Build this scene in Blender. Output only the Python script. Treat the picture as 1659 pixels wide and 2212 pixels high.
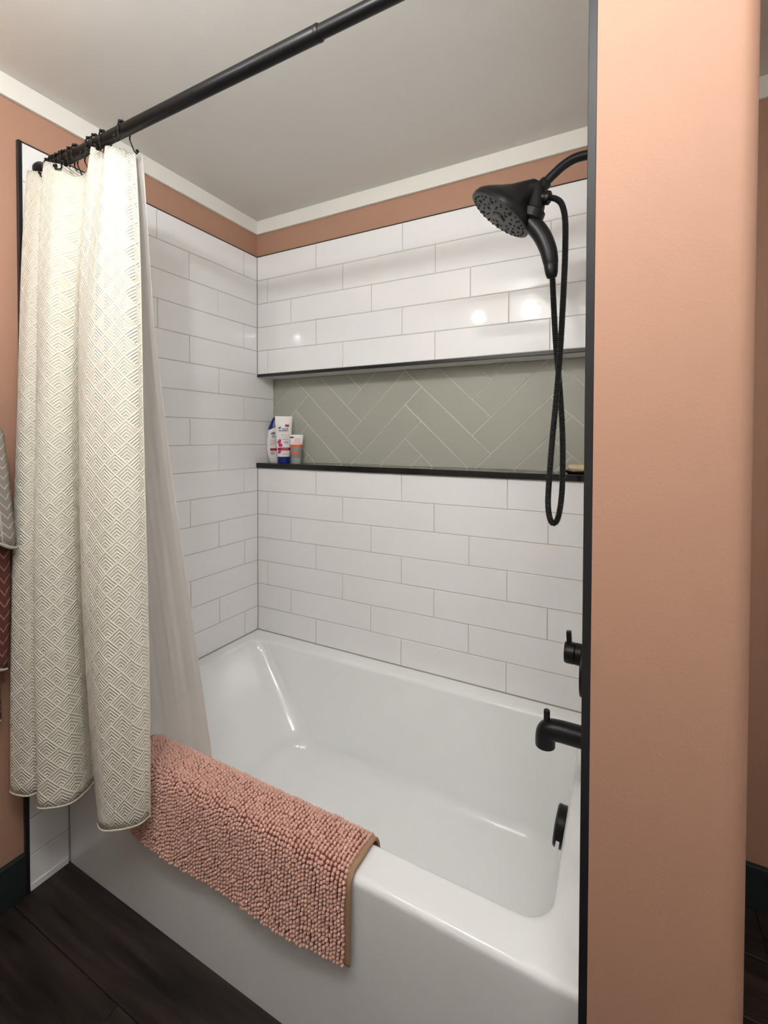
import bpy, bmesh, math, random
from mathutils import Vector, Matrix
random.seed(7)

# ------------------------------------------------------------------ reset
for o in list(bpy.data.objects):
    bpy.data.objects.remove(o, do_unlink=True)
scene = bpy.context.scene
COL = scene.collection
ZO = 2.060                       # height of the tile line above the floor; z below is measured from it
PI = math.pi

# ------------------------------------------------------------------ camera
W_PX, H_PX = 1659.0, 2212.0
F_PX, U0, V0 = 968.3174, 867.107, 964.2549
YAW, PITCH, ROLL = -0.4678, -0.0177, 0.0035
cam_d = bpy.data.cameras.new('camera')
cam = bpy.data.objects.new('camera', cam_d)
COL.objects.link(cam)
cam_d.sensor_fit = 'VERTICAL'
cam_d.sensor_height = 36.0
cam_d.lens = F_PX / H_PX * 36.0
cam_d.shift_x = (W_PX / 2 - U0) / H_PX
cam_d.shift_y = (V0 - H_PX / 2) / H_PX
cam_d.clip_start = 0.01
fw = Vector((math.sin(YAW) * math.cos(PITCH), math.cos(YAW) * math.cos(PITCH), math.sin(PITCH)))
r0 = Vector((math.cos(YAW), -math.sin(YAW), 0)); u0v = r0.cross(fw)
rt = math.cos(ROLL) * r0 + math.sin(ROLL) * u0v
up = -math.sin(ROLL) * r0 + math.cos(ROLL) * u0v
M = Matrix((rt, up, -fw)).transposed().to_4x4()
M.translation = Vector((1.4704, -1.4913, -0.7965 + ZO))
cam.matrix_world = M
scene.camera = cam

# ------------------------------------------------------------------ world / exposure
world = bpy.data.worlds.new('world'); scene.world = world
world.use_nodes = True
world.node_tree.nodes['Background'].inputs[0].default_value = (1.0, 0.93, 0.85, 1)
world.node_tree.nodes['Background'].inputs[1].default_value = 0.05
vs = scene.view_settings
vs.view_transform = 'Standard'
vs.look = 'None'
vs.gamma = 1.0
vs.use_curve_mapping = False
vs.exposure = 2.46
BULB_STRENGTH = (28.0, 84.0)
FILL_STRENGTH = 6.8
BULB_COLOR = (0.965, 0.985, 1.0)

# ------------------------------------------------------------------ materials
def srgb(r, g, b):
    f = lambda c: (c / 255 / 12.92) if c / 255 <= 0.04045 else ((c / 255 + 0.055) / 1.055) ** 2.4
    return (f(r), f(g), f(b), 1.0)

def mat(name, col, rough=0.5, spec=0.5, metal=0.0, bump=0.0, bscale=40.0, var=0.0, vscale=3.0, coat=0.0, rvar=0.0):
    m = bpy.data.materials.new(name); m.use_nodes = True
    nt = m.node_tree; b = nt.nodes['Principled BSDF']
    b.inputs['Base Color'].default_value = col
    b.inputs['Roughness'].default_value = rough
    b.inputs['Specular IOR Level'].default_value = spec
    b.inputs['Metallic'].default_value = metal
    if coat:
        b.inputs['Coat Weight'].default_value = coat
        b.inputs['Coat Roughness'].default_value = 0.04
    tc = nt.nodes.new('ShaderNodeTexCoord')
    if bump:
        n = nt.nodes.new('ShaderNodeTexNoise'); n.inputs['Scale'].default_value = bscale
        n.inputs['Detail'].default_value = 3
        bp = nt.nodes.new('ShaderNodeBump'); bp.inputs['Strength'].default_value = bump
        bp.inputs['Distance'].default_value = 0.002
        nt.links.new(tc.outputs['Object'], n.inputs['Vector'])
        nt.links.new(n.outputs['Fac'], bp.inputs['Height'])
        nt.links.new(bp.outputs['Normal'], b.inputs['Normal'])
    if var:
        n2 = nt.nodes.new('ShaderNodeTexNoise'); n2.inputs['Scale'].default_value = vscale
        mx = nt.nodes.new('ShaderNodeMix'); mx.data_type = 'RGBA'
        mx.inputs[6].default_value = tuple(max(0, c * (1 - var)) for c in col[:3]) + (1,)
        mx.inputs[7].default_value = tuple(min(1, c * (1 + var)) for c in col[:3]) + (1,)
        nt.links.new(tc.outputs['Object'], n2.inputs['Vector'])
        nt.links.new(n2.outputs['Fac'], mx.inputs[0])
        nt.links.new(mx.outputs[2], b.inputs['Base Color'])
    return m

MT = {}
MT['paint'] = mat('peach_paint', srgb(184, 142, 119), 0.62, 0.35, bump=0.12, bscale=260, var=0.02)
MT['accent'] = mat('white_paint', srgb(238, 235, 230), 0.7, 0.3, bump=0.1, bscale=260)
MT['ceiling'] = mat('ceiling_paint', srgb(232, 229, 222), 0.85, 0.2, bump=0.1, bscale=300)
MT['crown'] = mat('crown_paint', srgb(240, 237, 228), 0.45, 0.4, bump=0.03, bscale=60)
MT['tile'] = mat('white_glazed_tile', srgb(246, 244, 243), 0.06, 0.5, bump=0.10, bscale=9, var=0.012, vscale=6)
MT['grout'] = mat('grey_grout', srgb(196, 189, 178), 0.9, 0.1, bump=0.3, bscale=300)
MT['sage'] = mat('sage_glazed_tile', srgb(176, 176, 163), 0.2, 0.5, bump=0.08, bscale=8, var=0.03, vscale=4)
MT['grout_white'] = mat('white_grout', srgb(226, 222, 208), 0.85, 0.1)
MT['black_metal'] = mat('matte_black_metal', (0.004, 0.004, 0.0042, 1), 0.36, 0.32, bump=0.02, bscale=200)
MT['black_trim'] = mat('black_anodised_trim', (0.012, 0.011, 0.013, 1), 0.34, 0.5)
MT['stone'] = mat('black_polished_stone', (0.006, 0.006, 0.006, 1), 0.08, 0.5, var=0.3, vscale=90)
MT['acrylic'] = mat('white_acrylic', srgb(247, 247, 246), 0.12, 0.5, bump=0.03, bscale=5)
MT['grey_face'] = mat('grey_spray_face', (0.05, 0.052, 0.05, 1), 0.45, 0.4)
MT['nozzle'] = mat('black_rubber', (0.004, 0.004, 0.004, 1), 0.6, 0.3)
MT['baseboard'] = mat('charcoal_paint', srgb(38, 44, 44), 0.5, 0.4, bump=0.03)
MT['blue_plastic'] = mat('blue_plastic', srgb(10, 38, 118), 0.28, 0.5, bump=0.01)
MT['white_plastic'] = mat('white_plastic', srgb(240, 236, 232), 0.3, 0.5, bump=0.01)
MT['grey_plastic'] = mat('grey_plastic', srgb(160, 162, 162), 0.35, 0.5, bump=0.01)
MT['grey_tube'] = mat('grey_gel_tube', srgb(140, 138, 134), 0.3, 0.5, bump=0.01)
MT['ink_blue'] = mat('blue_ink', srgb(20, 38, 100), 0.5)
MT['ink_red'] = mat('crimson_ink', srgb(165, 14, 44), 0.5)
MT['ink_pink'] = mat('pink_ink', srgb(205, 50, 115), 0.5, var=0.35, vscale=120)
MT['ink_tan'] = mat('tan_ink', srgb(205, 150, 135), 0.5)
MT['ink_orange'] = mat('orange_ink', srgb(228, 92, 36), 0.5)
MT['ink_grey'] = mat('grey_ink', srgb(130, 145, 165), 0.5)
MT['ink_white'] = mat('white_ink', srgb(240, 225, 222), 0.5)
MT['ink_black'] = mat('black_ink', srgb(25, 22, 22), 0.5)
MT['soap'] = mat('cream_soap', srgb(205, 185, 150), 0.5, 0.4, var=0.25, vscale=60)
MT['olive'] = mat('olive_glaze', srgb(44, 46, 20), 0.25, 0.5, var=0.2, vscale=40)
MT['binding'] = mat('tan_binding', srgb(172, 138, 108), 0.85, 0.2, bump=0.4, bscale=500)
MT['backing'] = mat('pink_backing', srgb(150, 92, 78), 0.95, 0.1, bump=0.4, bscale=500)
MT['towel_hem'] = mat('pale_towel_hem', srgb(214, 208, 200), 0.95, 0.1, bump=0.6, bscale=300)
MT['brass'] = mat('black_fixture', (0.01, 0.01, 0.01, 1), 0.4, 0.5)

# wet-look dark plank floor
def floor_mat():
    m = bpy.data.materials.new('dark_wood_plank'); m.use_nodes = True
    nt = m.node_tree; b = nt.nodes['Principled BSDF']
    tc = nt.nodes.new('ShaderNodeTexCoord'); mp = nt.nodes.new('ShaderNodeMapping')
    mp.inputs['Scale'].default_value = (2.0, 28.0, 1.0)
    oi = nt.nodes.new('ShaderNodeObjectInfo')
    ad = nt.nodes.new('ShaderNodeVectorMath'); ad.operation = 'ADD'
    n = nt.nodes.new('ShaderNodeTexNoise'); n.inputs['Scale'].default_value = 1.6; n.inputs['Detail'].default_value = 6
    cr = nt.nodes.new('ShaderNodeValToRGB')
    cr.color_ramp.elements[0].position = 0.32; cr.color_ramp.elements[0].color = srgb(22, 18, 16)
    cr.color_ramp.elements[1].position = 0.72; cr.color_ramp.elements[1].color = srgb(62, 52, 47)
    bp = nt.nodes.new('ShaderNodeBump'); bp.inputs['Strength'].default_value = 0.15; bp.inputs['Distance'].default_value = 0.002
    L = nt.links.new
    L(tc.outputs['Object'], mp.inputs['Vector']); L(mp.outputs['Vector'], ad.inputs[0]); L(oi.outputs['Random'], ad.inputs[1])
    L(ad.outputs['Vector'], n.inputs['Vector']); L(n.outputs['Fac'], cr.inputs['Fac']); L(cr.outputs['Color'], b.inputs['Base Color'])
    L(n.outputs['Fac'], bp.inputs['Height']); L(bp.outputs['Normal'], b.inputs['Normal'])
    b.inputs['Roughness'].default_value = 0.42
    b.inputs['Specular IOR Level'].default_value = 0.35
    return m
MT['floor'] = floor_mat()

def math_node(nt, op, a, b=None):
    n = nt.nodes.new('ShaderNodeMath'); n.operation = op
    for i, v in enumerate((a, b)):
        if v is None: continue
        if isinstance(v, (int, float)): n.inputs[i].default_value = v
        else: nt.links.new(v, n.inputs[i])
    return n.outputs[0]

# embossed nested-chevron fabric; UV is in metres on the cloth
def chevron_fabric():
    m = bpy.data.materials.new('cream_chevron_fabric'); m.use_nodes = True
    nt = m.node_tree; b = nt.nodes['Principled BSDF']; L = nt.links.new
    uv = nt.nodes.new('ShaderNodeUVMap'); uv.uv_map = 'UVMap'
    sp = nt.nodes.new('ShaderNodeSeparateXYZ'); L(uv.outputs['UV'], sp.inputs[0])
    CW, CH = 0.050, 0.051
    a0 = math_node(nt, 'DIVIDE', sp.outputs['X'], CW); b0 = math_node(nt, 'DIVIDE', sp.outputs['Y'], CH)
    a = math_node(nt, 'ADD', a0, b0); c = math_node(nt, 'SUBTRACT', a0, b0)
    fa = math_node(nt, 'SUBTRACT', 1.0, math_node(nt, 'FRACT', a)); fc = math_node(nt, 'FRACT', c)
    t = math_node(nt, 'MINIMUM', fa, fc)
    w = math_node(nt, 'PINGPONG', math_node(nt, 'MULTIPLY', t, 12.0), 1.0)
    w = math_node(nt, 'SMOOTH_MIN', w, 0.75)
    bp = nt.nodes.new('ShaderNodeBump'); bp.inputs['Strength'].default_value = 1.0; bp.inputs['Distance'].default_value = 0.0025
    wv = nt.nodes.new('ShaderNodeTexNoise'); wv.inputs['Scale'].default_value = 900
    L(uv.outputs['UV'], wv.inputs['Vector'])
    hgt = math_node(nt, 'ADD', w, math_node(nt, 'MULTIPLY', wv.outputs['Fac'], 0.12))
    L(hgt, bp.inputs['Height']); L(bp.outputs['Normal'], b.inputs['Normal'])
    b.inputs['Base Color'].default_value = srgb(241, 235, 219)
    b.inputs['Roughness'].default_value = 0.8
    b.inputs['Specular IOR Level'].default_value = 0.15
    b.inputs['Sheen Weight'].default_value = 0.1
    return m
MT['curtain'] = chevron_fabric()

def liner_mat():
    m = bpy.data.materials.new('white_liner_fabric'); m.use_nodes = True
    nt = m.node_tree; b = nt.nodes['Principled BSDF']; L = nt.links.new
    b.inputs['Base Color'].default_value = srgb(246, 241, 237); b.inputs['Roughness'].default_value = 0.55
    tr = nt.nodes.new('ShaderNodeBsdfTranslucent'); tr.inputs['Color'].default_value = srgb(246, 241, 237)
    mx = nt.nodes.new('ShaderNodeMixShader'); mx.inputs[0].default_value = 0.42
    out = nt.nodes['Material Output']
    L(b.outputs[0], mx.inputs[1]); L(tr.outputs[0], mx.inputs[2]); L(mx.outputs[0], out.inputs['Surface'])
    tc = nt.nodes.new('ShaderNodeTexCoord'); n = nt.nodes.new('ShaderNodeTexNoise'); n.inputs['Scale'].default_value = 14
    bp = nt.nodes.new('ShaderNodeBump'); bp.inputs['Strength'].default_value = 0.12; bp.inputs['Distance'].default_value = 0.004
    L(tc.outputs['Object'], n.inputs['Vector']); L(n.outputs['Fac'], bp.inputs['Height']); L(bp.outputs['Normal'], b.inputs['Normal'])
    return m
MT['liner'] = liner_mat()

def chenille_mat():
    m = mat('pink_chenille', srgb(244, 190, 173), 0.95, 0.1, bump=0.7, bscale=900, var=0.16, vscale=70)
    m.node_tree.nodes['Principled BSDF'].inputs['Sheen Weight'].default_value = 0.25
    return m
MT['chenille'] = chenille_mat()

# terry towels with an embossed zig-zag weave
def towel_mat(name, base, line, sx, sy):
    m = bpy.data.materials.new(name); m.use_nodes = True
    nt = m.node_tree; b = nt.nodes['Principled BSDF']; L = nt.links.new
    uv = nt.nodes.new('ShaderNodeUVMap'); uv.uv_map = 'UVMap'
    sp = nt.nodes.new('ShaderNodeSeparateXYZ'); L(uv.outputs['UV'], sp.inputs[0])
    nz = nt.nodes.new('ShaderNodeTexNoise'); nz.inputs['Scale'].default_value = 60; L(uv.outputs['UV'], nz.inputs['Vector'])
    jit = math_node(nt, 'MULTIPLY', nz.outputs['Fac'], 0.35)
    x = math_node(nt, 'ADD', math_node(nt, 'MULTIPLY', sp.outputs['X'], sx), jit)
    y = math_node(nt, 'ADD', math_node(nt, 'MULTIPLY', sp.outputs['Y'], sy), jit)
    zig = math_node(nt, 'PINGPONG', x, 1.0)
    v = math_node(nt, 'FRACT', math_node(nt, 'ADD', y, math_node(nt, 'MULTIPLY', zig, 0.8)))
    s1 = math_node(nt, 'LESS_THAN', v, 0.16)
    s2 = math_node(nt, 'LESS_THAN', math_node(nt, 'FRACT', math_node(nt, 'MULTIPLY', x, 0.5)), 0.10)
    s = math_node(nt, 'MAXIMUM', s1, s2)
    mx = nt.nodes.new('ShaderNodeMix'); mx.data_type = 'RGBA'
    mx.inputs[6].default_value = base; mx.inputs[7].default_value = line
    L(s, mx.inputs[0]); L(mx.outputs[2], b.inputs['Base Color'])
    n2 = nt.nodes.new('ShaderNodeTexNoise'); n2.inputs['Scale'].default_value = 500; L(uv.outputs['UV'], n2.inputs['Vector'])
    bp = nt.nodes.new('ShaderNodeBump'); bp.inputs['Strength'].default_value = 0.8; bp.inputs['Distance'].default_value = 0.004
    L(math_node(nt, 'SUBTRACT', n2.outputs['Fac'], s), bp.inputs['Height']); L(bp.outputs['Normal'], b.inputs['Normal'])
    b.inputs['Roughness'].default_value = 0.95; b.inputs['Specular IOR Level'].default_value = 0.1
    return m
MT['towel_grey'] = towel_mat('grey_patterned_terry', srgb(176, 168, 160), srgb(226, 220, 212), 60, 40)
MT['towel_mauve'] = towel_mat('mauve_patterned_terry', srgb(116, 72, 66), srgb(176, 132, 122), 55, 32)

def bulb_mat(name, strength):
    m = bpy.data.materials.new(name); m.use_nodes = True
    nt = m.node_tree; b = nt.nodes['Principled BSDF']
    b.inputs['Base Color'].default_value = (1, 1, 1, 1)
    b.inputs['Emission Color'].default_value = BULB_COLOR + (1,)
    b.inputs['Emission Strength'].default_value = strength
    return m
MT['bulb'] = [bulb_mat('lit_globe', q) for q in BULB_STRENGTH]
MT['dome'] = bulb_mat('fill_dome', FILL_STRENGTH)

# ------------------------------------------------------------------ mesh helpers
def link(name, me, m, parent=None, smooth=False, loc=None, rot=None):
    o = bpy.data.objects.new(name, me); COL.objects.link(o)
    if m is not None and len(me.materials) == 0: me.materials.append(m)
    if smooth:
        for p in me.polygons: p.use_smooth = True
    if loc is not None: o.location = loc
    if rot is not None: o.rotation_euler = rot
    if parent is not None: o.parent = parent
    return o

def pymesh(name, v, f):
    me = bpy.data.meshes.new(name); me.from_pydata([tuple(p) for p in v], [], f); me.update(); return me

def fixn(me):
    bm = bmesh.new(); bm.from_mesh(me); bmesh.ops.recalc_face_normals(bm, faces=bm.faces); bm.to_mesh(me); bm.free()

def box_me(name, x0, x1, y0, y1, z0, z1, bev=0.0, seg=2):
    bm = bmesh.new()
    vs_ = [bm.verts.new((x, y, z)) for x in (x0, x1) for y in (y0, y1) for z in (z0, z1)]
    for a in ((0, 1, 3, 2), (4, 6, 7, 5), (0, 4, 5, 1), (2, 3, 7, 6), (0, 2, 6, 4), (1, 5, 7, 3)):
        bm.faces.new([vs_[i] for i in a])
    if bev: bmesh.ops.bevel(bm, geom=list(bm.edges), offset=bev, segments=seg, affect='EDGES', profile=0.5)
    bmesh.ops.recalc_face_normals(bm, faces=bm.faces)
    me = bpy.data.meshes.new(name); bm.to_mesh(me); bm.free(); return me

def box(name, b, m, parent=None, bev=0.0, seg=2):
    """box in world coordinates; its origin is put at the centre (or kept in the parent's frame)"""
    x0, x1, y0, y1, z0, z1 = b
    c = Vector(((x0 + x1) / 2, (y0 + y1) / 2, (z0 + z1) / 2))
    me = box_me(name, x0 - c.x, x1 - c.x, y0 - c.y, y1 - c.y, z0 - c.z, z1 - c.z, bev, seg)
    o = link(name, me, m, parent)
    o.location = c - (parent.location if parent is not None else Vector())
    return o

def struct(o): o['kind'] = 'structure'; return o

def tag(o, label, cat, group=None):
    o['label'] = label; o['category'] = cat
    if group: o['group'] = group
    return o

def empty(name, loc):
    o = bpy.data.objects.new(name, None); COL.objects.link(o); o.location = loc; o.empty_display_size = 0.05
    return o

def frame(d, ref=(0, 0, 1)):
    d = Vector(d).normalized(); r = Vector(ref)
    if abs(d.dot(r)) > 0.97: r = Vector((1, 0, 0))
    a = d.cross(r).normalized(); b = a.cross(d).normalized()
    return a, b, d

def lathe_me(name, prof, p0, d, n=32, cap=True):
    """prof: list of (r, h) along axis d from p0"""
    a, b, d = frame(d); p0 = Vector(p0); v = []; f = []
    for r, h in prof:
        for i in range(n):
            t = 2 * PI * i / n
            v.append(p0 + d * h + a * (r * math.cos(t)) + b * (r * math.sin(t)))
    for k in range(len(prof) - 1):
        for i in range(n):
            j = (i + 1) % n
            f.append((k * n + i, k * n + j, (k + 1) * n + j, (k + 1) * n + i))
    if cap:
        f.append(tuple(reversed(range(n)))); m_ = (len(prof) - 1) * n; f.append(tuple(range(m_, m_ + n)))
    me = pymesh(name, v, f); fixn(me); return me

def catmull(pts, per):
    P = [Vector(p) for p in pts]; out = []
    P = [2 * P[0] - P[1]] + P + [2 * P[-1] - P[-2]]
    for i in range(1, len(P) - 2):
        for k in range(per):
            t = k / per; a, b, c, d = P[i - 1], P[i], P[i + 1], P[i + 2]
            out.append(0.5 * ((2 * b) + (c - a) * t + (2 * a - 5 * b + 4 * c - d) * t * t + (-a + 3 * b - 3 * c + d) * t ** 3))
    out.append(P[-2]); return out

def tube_me(name, path, rad, n=12, cap=True):
    """path: list of points; rad: float or function(i) -> radius"""
    P = [Vector(p) for p in path]; v = []; f = []
    d0 = (P[1] - P[0]).normalized(); a, b, _ = frame(d0)
    for i, p in enumerate(P):
        d = (P[min(i + 1, len(P) - 1)] - P[max(i - 1, 0)]).normalized()
        a = (a - d * a.dot(d)).normalized(); b = d.cross(a)
        r = rad(i) if callable(rad) else rad
        for k in range(n):
            t = 2 * PI * k / n; v.append(p + a * (r * math.cos(t)) + b * (r * math.sin(t)))
    for i in range(len(P) - 1):
        for k in range(n):
            j = (k + 1) % n; f.append((i * n + k, i * n + j, (i + 1) * n + j, (i + 1) * n + k))
    if cap:
        f.append(tuple(reversed(range(n)))); m_ = (len(P) - 1) * n; f.append(tuple(range(m_, m_ + n)))
    me = pymesh(name, v, f); fixn(me); return me

def resample(P, step):
    L = [0.0]
    for i in range(1, len(P)): L.append(L[-1] + (P[i] - P[i - 1]).length)
    n = max(2, int(L[-1] / step)); out = []; j = 0
    for k in range(n + 1):
        s = L[-1] * k / n
        while j < len(L) - 2 and L[j + 1] < s: j += 1
        t = (s - L[j]) / max(1e-9, L[j + 1] - L[j]); out.append(P[j].lerp(P[j + 1], t))
    return out

def auto_smooth(o, ang=35):
    me = o.data
    for p in me.polygons: p.use_smooth = True
    bm = bmesh.new(); bm.from_mesh(me)
    for e in bm.edges:
        if len(e.link_faces) == 2 and e.calc_face_angle(0) > math.radians(ang): e.smooth = False
    bm.to_mesh(me); bm.free(); return o

# ------------------------------------------------------------------ dimensions
XW = 1.421            # tile face of the plumbing wall
ROWH = 0.1032         # one row of tiles with its joint
TL = 0.3959           # one tile with its joint
RIM = -16 * ROWH + ZO
CEIL = 0.158 + ZO
YT = -0.862           # where the wall tile ends, towards the room
YA = -0.766           # apron of the tub
ND = 0.1034           # depth of the long niche
Y_FRONT = -1.60       # vanity wall behind the camera
X_RIGHT = 2.50
T = 0.010             # tile thickness
SHELF_TOP = -0.9065 + ZO
SHELF_BOT = -0.929 + ZO
NICHE_TOP = -0.527 + ZO

# ------------------------------------------------------------------ room shell
floor = struct(box('floor', (-0.12, X_RIGHT + 0.1, Y_FRONT - 0.1, 0.22, -0.12, -0.012), MT['grout']))
ceiling = struct(box('ceiling', (-0.12, X_RIGHT + 0.1, Y_FRONT - 0.1, 0.22, CEIL, CEIL + 0.1), MT['ceiling']))
wall_left = struct(box('wall_left', (-0.11, -T, Y_FRONT - 0.1, 0.22, -0.012, CEIL), MT['paint']))
wall_front = struct(box('wall_front', (-T, X_RIGHT, Y_FRONT - 0.1, Y_FRONT, -0.012, CEIL), MT['accent']))
wall_right = struct(box('wall_right', (X_RIGHT, X_RIGHT + 0.1, Y_FRONT - 0.1, 0.22, -0.012, CEIL), MT['accent']))

# back wall with the niche recess, one mesh
def back_wall():
    bm = bmesh.new()
    def bx(x0, x1, y0, y1, z0, z1):
        vs_ = [bm.verts.new((x, y, z)) for x in (x0, x1) for y in (y0, y1) for z in (z0, z1)]
        for a in ((0, 1, 3, 2), (4, 6, 7, 5), (0, 4, 5, 1), (2, 3, 7, 6), (0, 2, 6, 4), (1, 5, 7, 3)):
            bm.faces.new([vs_[i] for i in a])
    bx(-T, X_RIGHT, T, ND + T, -0.012, SHELF_BOT)
    bx(-T, X_RIGHT, T, ND + T, NICHE_TOP + 0.010, CEIL)
    bx(-T, X_RIGHT, ND + T, 0.22, -0.012, CEIL)
    bx(XW + T, X_RIGHT, T, ND + T, SHELF_BOT, NICHE_TOP + 0.010)
    bmesh.ops.recalc_face_normals(bm, faces=bm.faces)
    me = bpy.data.meshes.new('wall_back'); bm.to_mesh(me); bm.free()
    return struct(link('wall_back', me, MT['paint']))
wall_back = back_wall()

# partition with a bull-nosed corner towards the next bay
def partition():
    x0, x1, y0, y1 = XW + T, 1.598, -0.873, T
    r = 0.022; pts = [(x0, y1), (x0, y0)]
    for i in range(9):
        t = -PI / 2 + (PI / 2) * i / 8
        pts.append((x1 - r + r * math.cos(t), y0 + r + r * math.sin(t)))
    pts.append((x1, y1))
    n = len(pts); v = [(x, y, -0.012) for x, y in pts] + [(x, y, CEIL) for x, y in pts]
    f = [(i, (i + 1) % n, n + (i + 1) % n, n + i) for i in range(n)] + [tuple(reversed(range(n))), tuple(range(n, 2 * n))]
    me = pymesh('wall_partition', v, f); fixn(me)
    o = struct(link('wall_partition', me, MT['paint']))
    return auto_smooth(o, 25)
wall_part = partition()

# crown boards, baseboards
CB = 0.100 + ZO
CT = 0.012
for i, b in enumerate([(-T, -T + CT, Y_FRONT, T, CB, CEIL), (-T + CT, XW + T, T - CT, T, CB, CEIL),
                       (1.598, X_RIGHT, T - CT, T, CB, CEIL), (XW + T - CT, XW + T, -0.86, T - CT, CB, CEIL),
                       (X_RIGHT - CT, X_RIGHT, Y_FRONT, T - CT, CB, CEIL), (-T + CT, X_RIGHT - CT, Y_FRONT, Y_FRONT + CT, CB, CEIL)]):
    struct(box('trim_%d' % (i + 1), b, MT['crown'], bev=0.0015))
BB = 0.116
struct(box('baseboard_left', (-T, 0.006, Y_FRONT, -0.872, 0, BB), MT['baseboard'], bev=0.003))
struct(box('baseboard_back', (1.598, X_RIGHT, -0.006, T, 0, BB), MT['baseboard'], bev=0.003))
struct(box('baseboard_front', (0.006, X_RIGHT, Y_FRONT, Y_FRONT + 0.016, 0, BB), MT['baseboard'], bev=0.003))
struct(box('baseboard_right', (X_RIGHT - 0.016, X_RIGHT, Y_FRONT + 0.016, -0.006, 0, BB), MT['baseboard'], bev=0.003))

# floor planks, running along the tub
PW = 0.152
row = 0; y = -0.772
plank_cache = {}
y = 0.01
while y > Y_FRONT:
    y0, y1 = max(y - PW, Y_FRONT), y
    x = -T - (row * 0.37) % 0.9
    while x < X_RIGHT:
        a, b = max(x, -T), min(x + 0.9, X_RIGHT)
        if b - a > 0.02:
            key = (round(b - a, 4), round(y1 - y0, 4))
            if key not in plank_cache:
                plank_cache[key] = box_me('plank', -key[0] / 2 + .0006, key[0] / 2 - .0006, -key[1] / 2 + .0006, key[1] / 2 - .0006, -0.006, 0.006, 0.0012, 1)
            link('plank', plank_cache[key], MT['floor'], floor).location = Vector(((a + b) / 2, (y0 + y1) / 2, -0.006)) - floor.location
        x += 0.9
    y -= PW; row += 1

# ------------------------------------------------------------------ wall tiles
G = 0.0011            # half a joint
tile_cache = {}
def tile_me(w, h, th=T - 0.001, c=0.0014):
    key = (round(w, 4), round(h, 4))
    if key not in tile_cache:
        v = []
        for (ix, iz, d) in ((0, 0, th), (0, 0, c), (c, c, 0)):
            for sx, sz in ((-1, -1), (1, -1), (1, 1), (-1, 1)):
                v.append((sx * (w / 2 - ix), d, sz * (h / 2 - iz)))
        f = [(3, 2, 1, 0)]
        for k in (0, 4):
            for i in range(4): j = (i + 1) % 4; f.append((k + i, k + j, k + 4 + j, k + 4 + i))
        f.append((8, 9, 10, 11))
        me = pymesh('tile', v, f); fixn(me); me.materials.append(MT['tile'])
        tile_cache[key] = me
    return tile_cache[key]

def lay_tile(parent, axis, a0, a1, z0, z1, plane):
    """axis 'B' back wall (a = x), 'L' left wall (a = y), 'R' right wall (a = y)"""
    w, h = a1 - a0 - 2 * G, z1 - z0 - 2 * G
    if w < 0.006 or h < 0.006: return
    me = tile_me(w, h)
    c = (a0 + a1) / 2; zc = (z0 + z1) / 2
    if axis == 'B': loc, rz = (c, plane, zc), 0
    elif axis == 'L': loc, rz = (plane, c, zc), PI / 2
    else: loc, rz = (plane, c, zc), -PI / 2
    o = link('tile', me, None, parent)
    o.location = Vector(loc) - parent.location
    o.rotation_euler = (random.gauss(0, 0.0012), 0, rz + random.gauss(0, 0.0009))

S_BACK = (0.3214, 0.4532, 0.1888)
S_LEFT = (0.0757, 0.3437, 0.2099)
def cuts(lo, hi, s):
    k = math.floor((lo - s) / TL); xs = [lo]
    while True:
        x = s + k * TL; k += 1
        if x <= lo + 0.004: continue
        if x >= hi - 0.004: break
        xs.append(x)
    xs.append(hi); return xs

grout_b1 = box('grout_bed', (-T, XW, 0.0015, T, NICHE_TOP + 0.011, ZO), MT['grout'], wall_back)
grout_b2 = box('grout_bed', (-T, XW, 0.0015, T, RIM - 0.03, SHELF_BOT), MT['grout'], wall_back)
for r in list(range(1, 6)) + list(range(10, 17)):
    z1, z0 = ZO - (r - 1) * ROWH, ZO - r * ROWH
    if r == 5: z0 = NICHE_TOP + 0.012
    xs = cuts(0.0, XW, S_BACK[(r - 1) % 3])
    for a, b in zip(xs, xs[1:]): lay_tile(wall_back, 'B', a, b, z0, z1, 0.0)
grout_l = box('grout_bed', (-T, -0.0015, YT, 0.0, 0, ZO), MT['grout'], wall_left)
grout_l2 = box('grout_bed', (-T, -0.0015, 0.0, ND + T, SHELF_BOT, NICHE_TOP + 0.012), MT['grout'], wall_left)
for r in range(1, 22):
    z1, z0 = ZO - (r - 1) * ROWH, max(0.0, ZO - r * ROWH)
    back = ND if 6 <= r <= 9 else 0.0
    lo, hi = -back, -YT
    if r >= 17: lo = -YA - 0.003
    ys = cuts(lo, hi, S_LEFT[(r - 1) % 3])
    for a, b in zip(ys, ys[1:]):
        zt = z1
        lay_tile(wall_left, 'L', -b, -a, z0, zt, 0.0)
grout_r = box('grout_bed', (XW + 0.0015, XW + T, YT, 0.0, 0, ZO), MT['grout'], wall_part)
for r in range(1, 22):
    z1, z0 = ZO - (r - 1) * ROWH, max(0.0, ZO - r * ROWH)
    lo = 0.0 if r < 17 else -YA - 0.003
    ys = cuts(lo, -YT, S_LEFT[(r - 1) % 3])
    for a, b in zip(ys, ys[1:]): lay_tile(wall_part, 'R', -b, -a, z0, z1, XW)

# black edge profiles
k = 7
for b in [(-T, 0.002, YT - 0.009, YT, 0.0, ZO + 0.003), (-T, 0.0006, YT, 0.0, ZO, ZO + 0.003),
          (0.0, XW, -0.0006, T, ZO, ZO + 0.003), (XW - 0.0005, XW + T, -0.8735, YT, 0.0, CEIL - 0.0005),
          (XW - 0.0006, XW + T, YT, 0.0, ZO, ZO + 0.003),
          (0.0, XW, -0.002, 0.010, NICHE_TOP, NICHE_TOP + 0.0115)]:
    struct(box('trim_%d' % k, b, MT['black_trim'], bev=0.0006, seg=1)); k += 1

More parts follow.
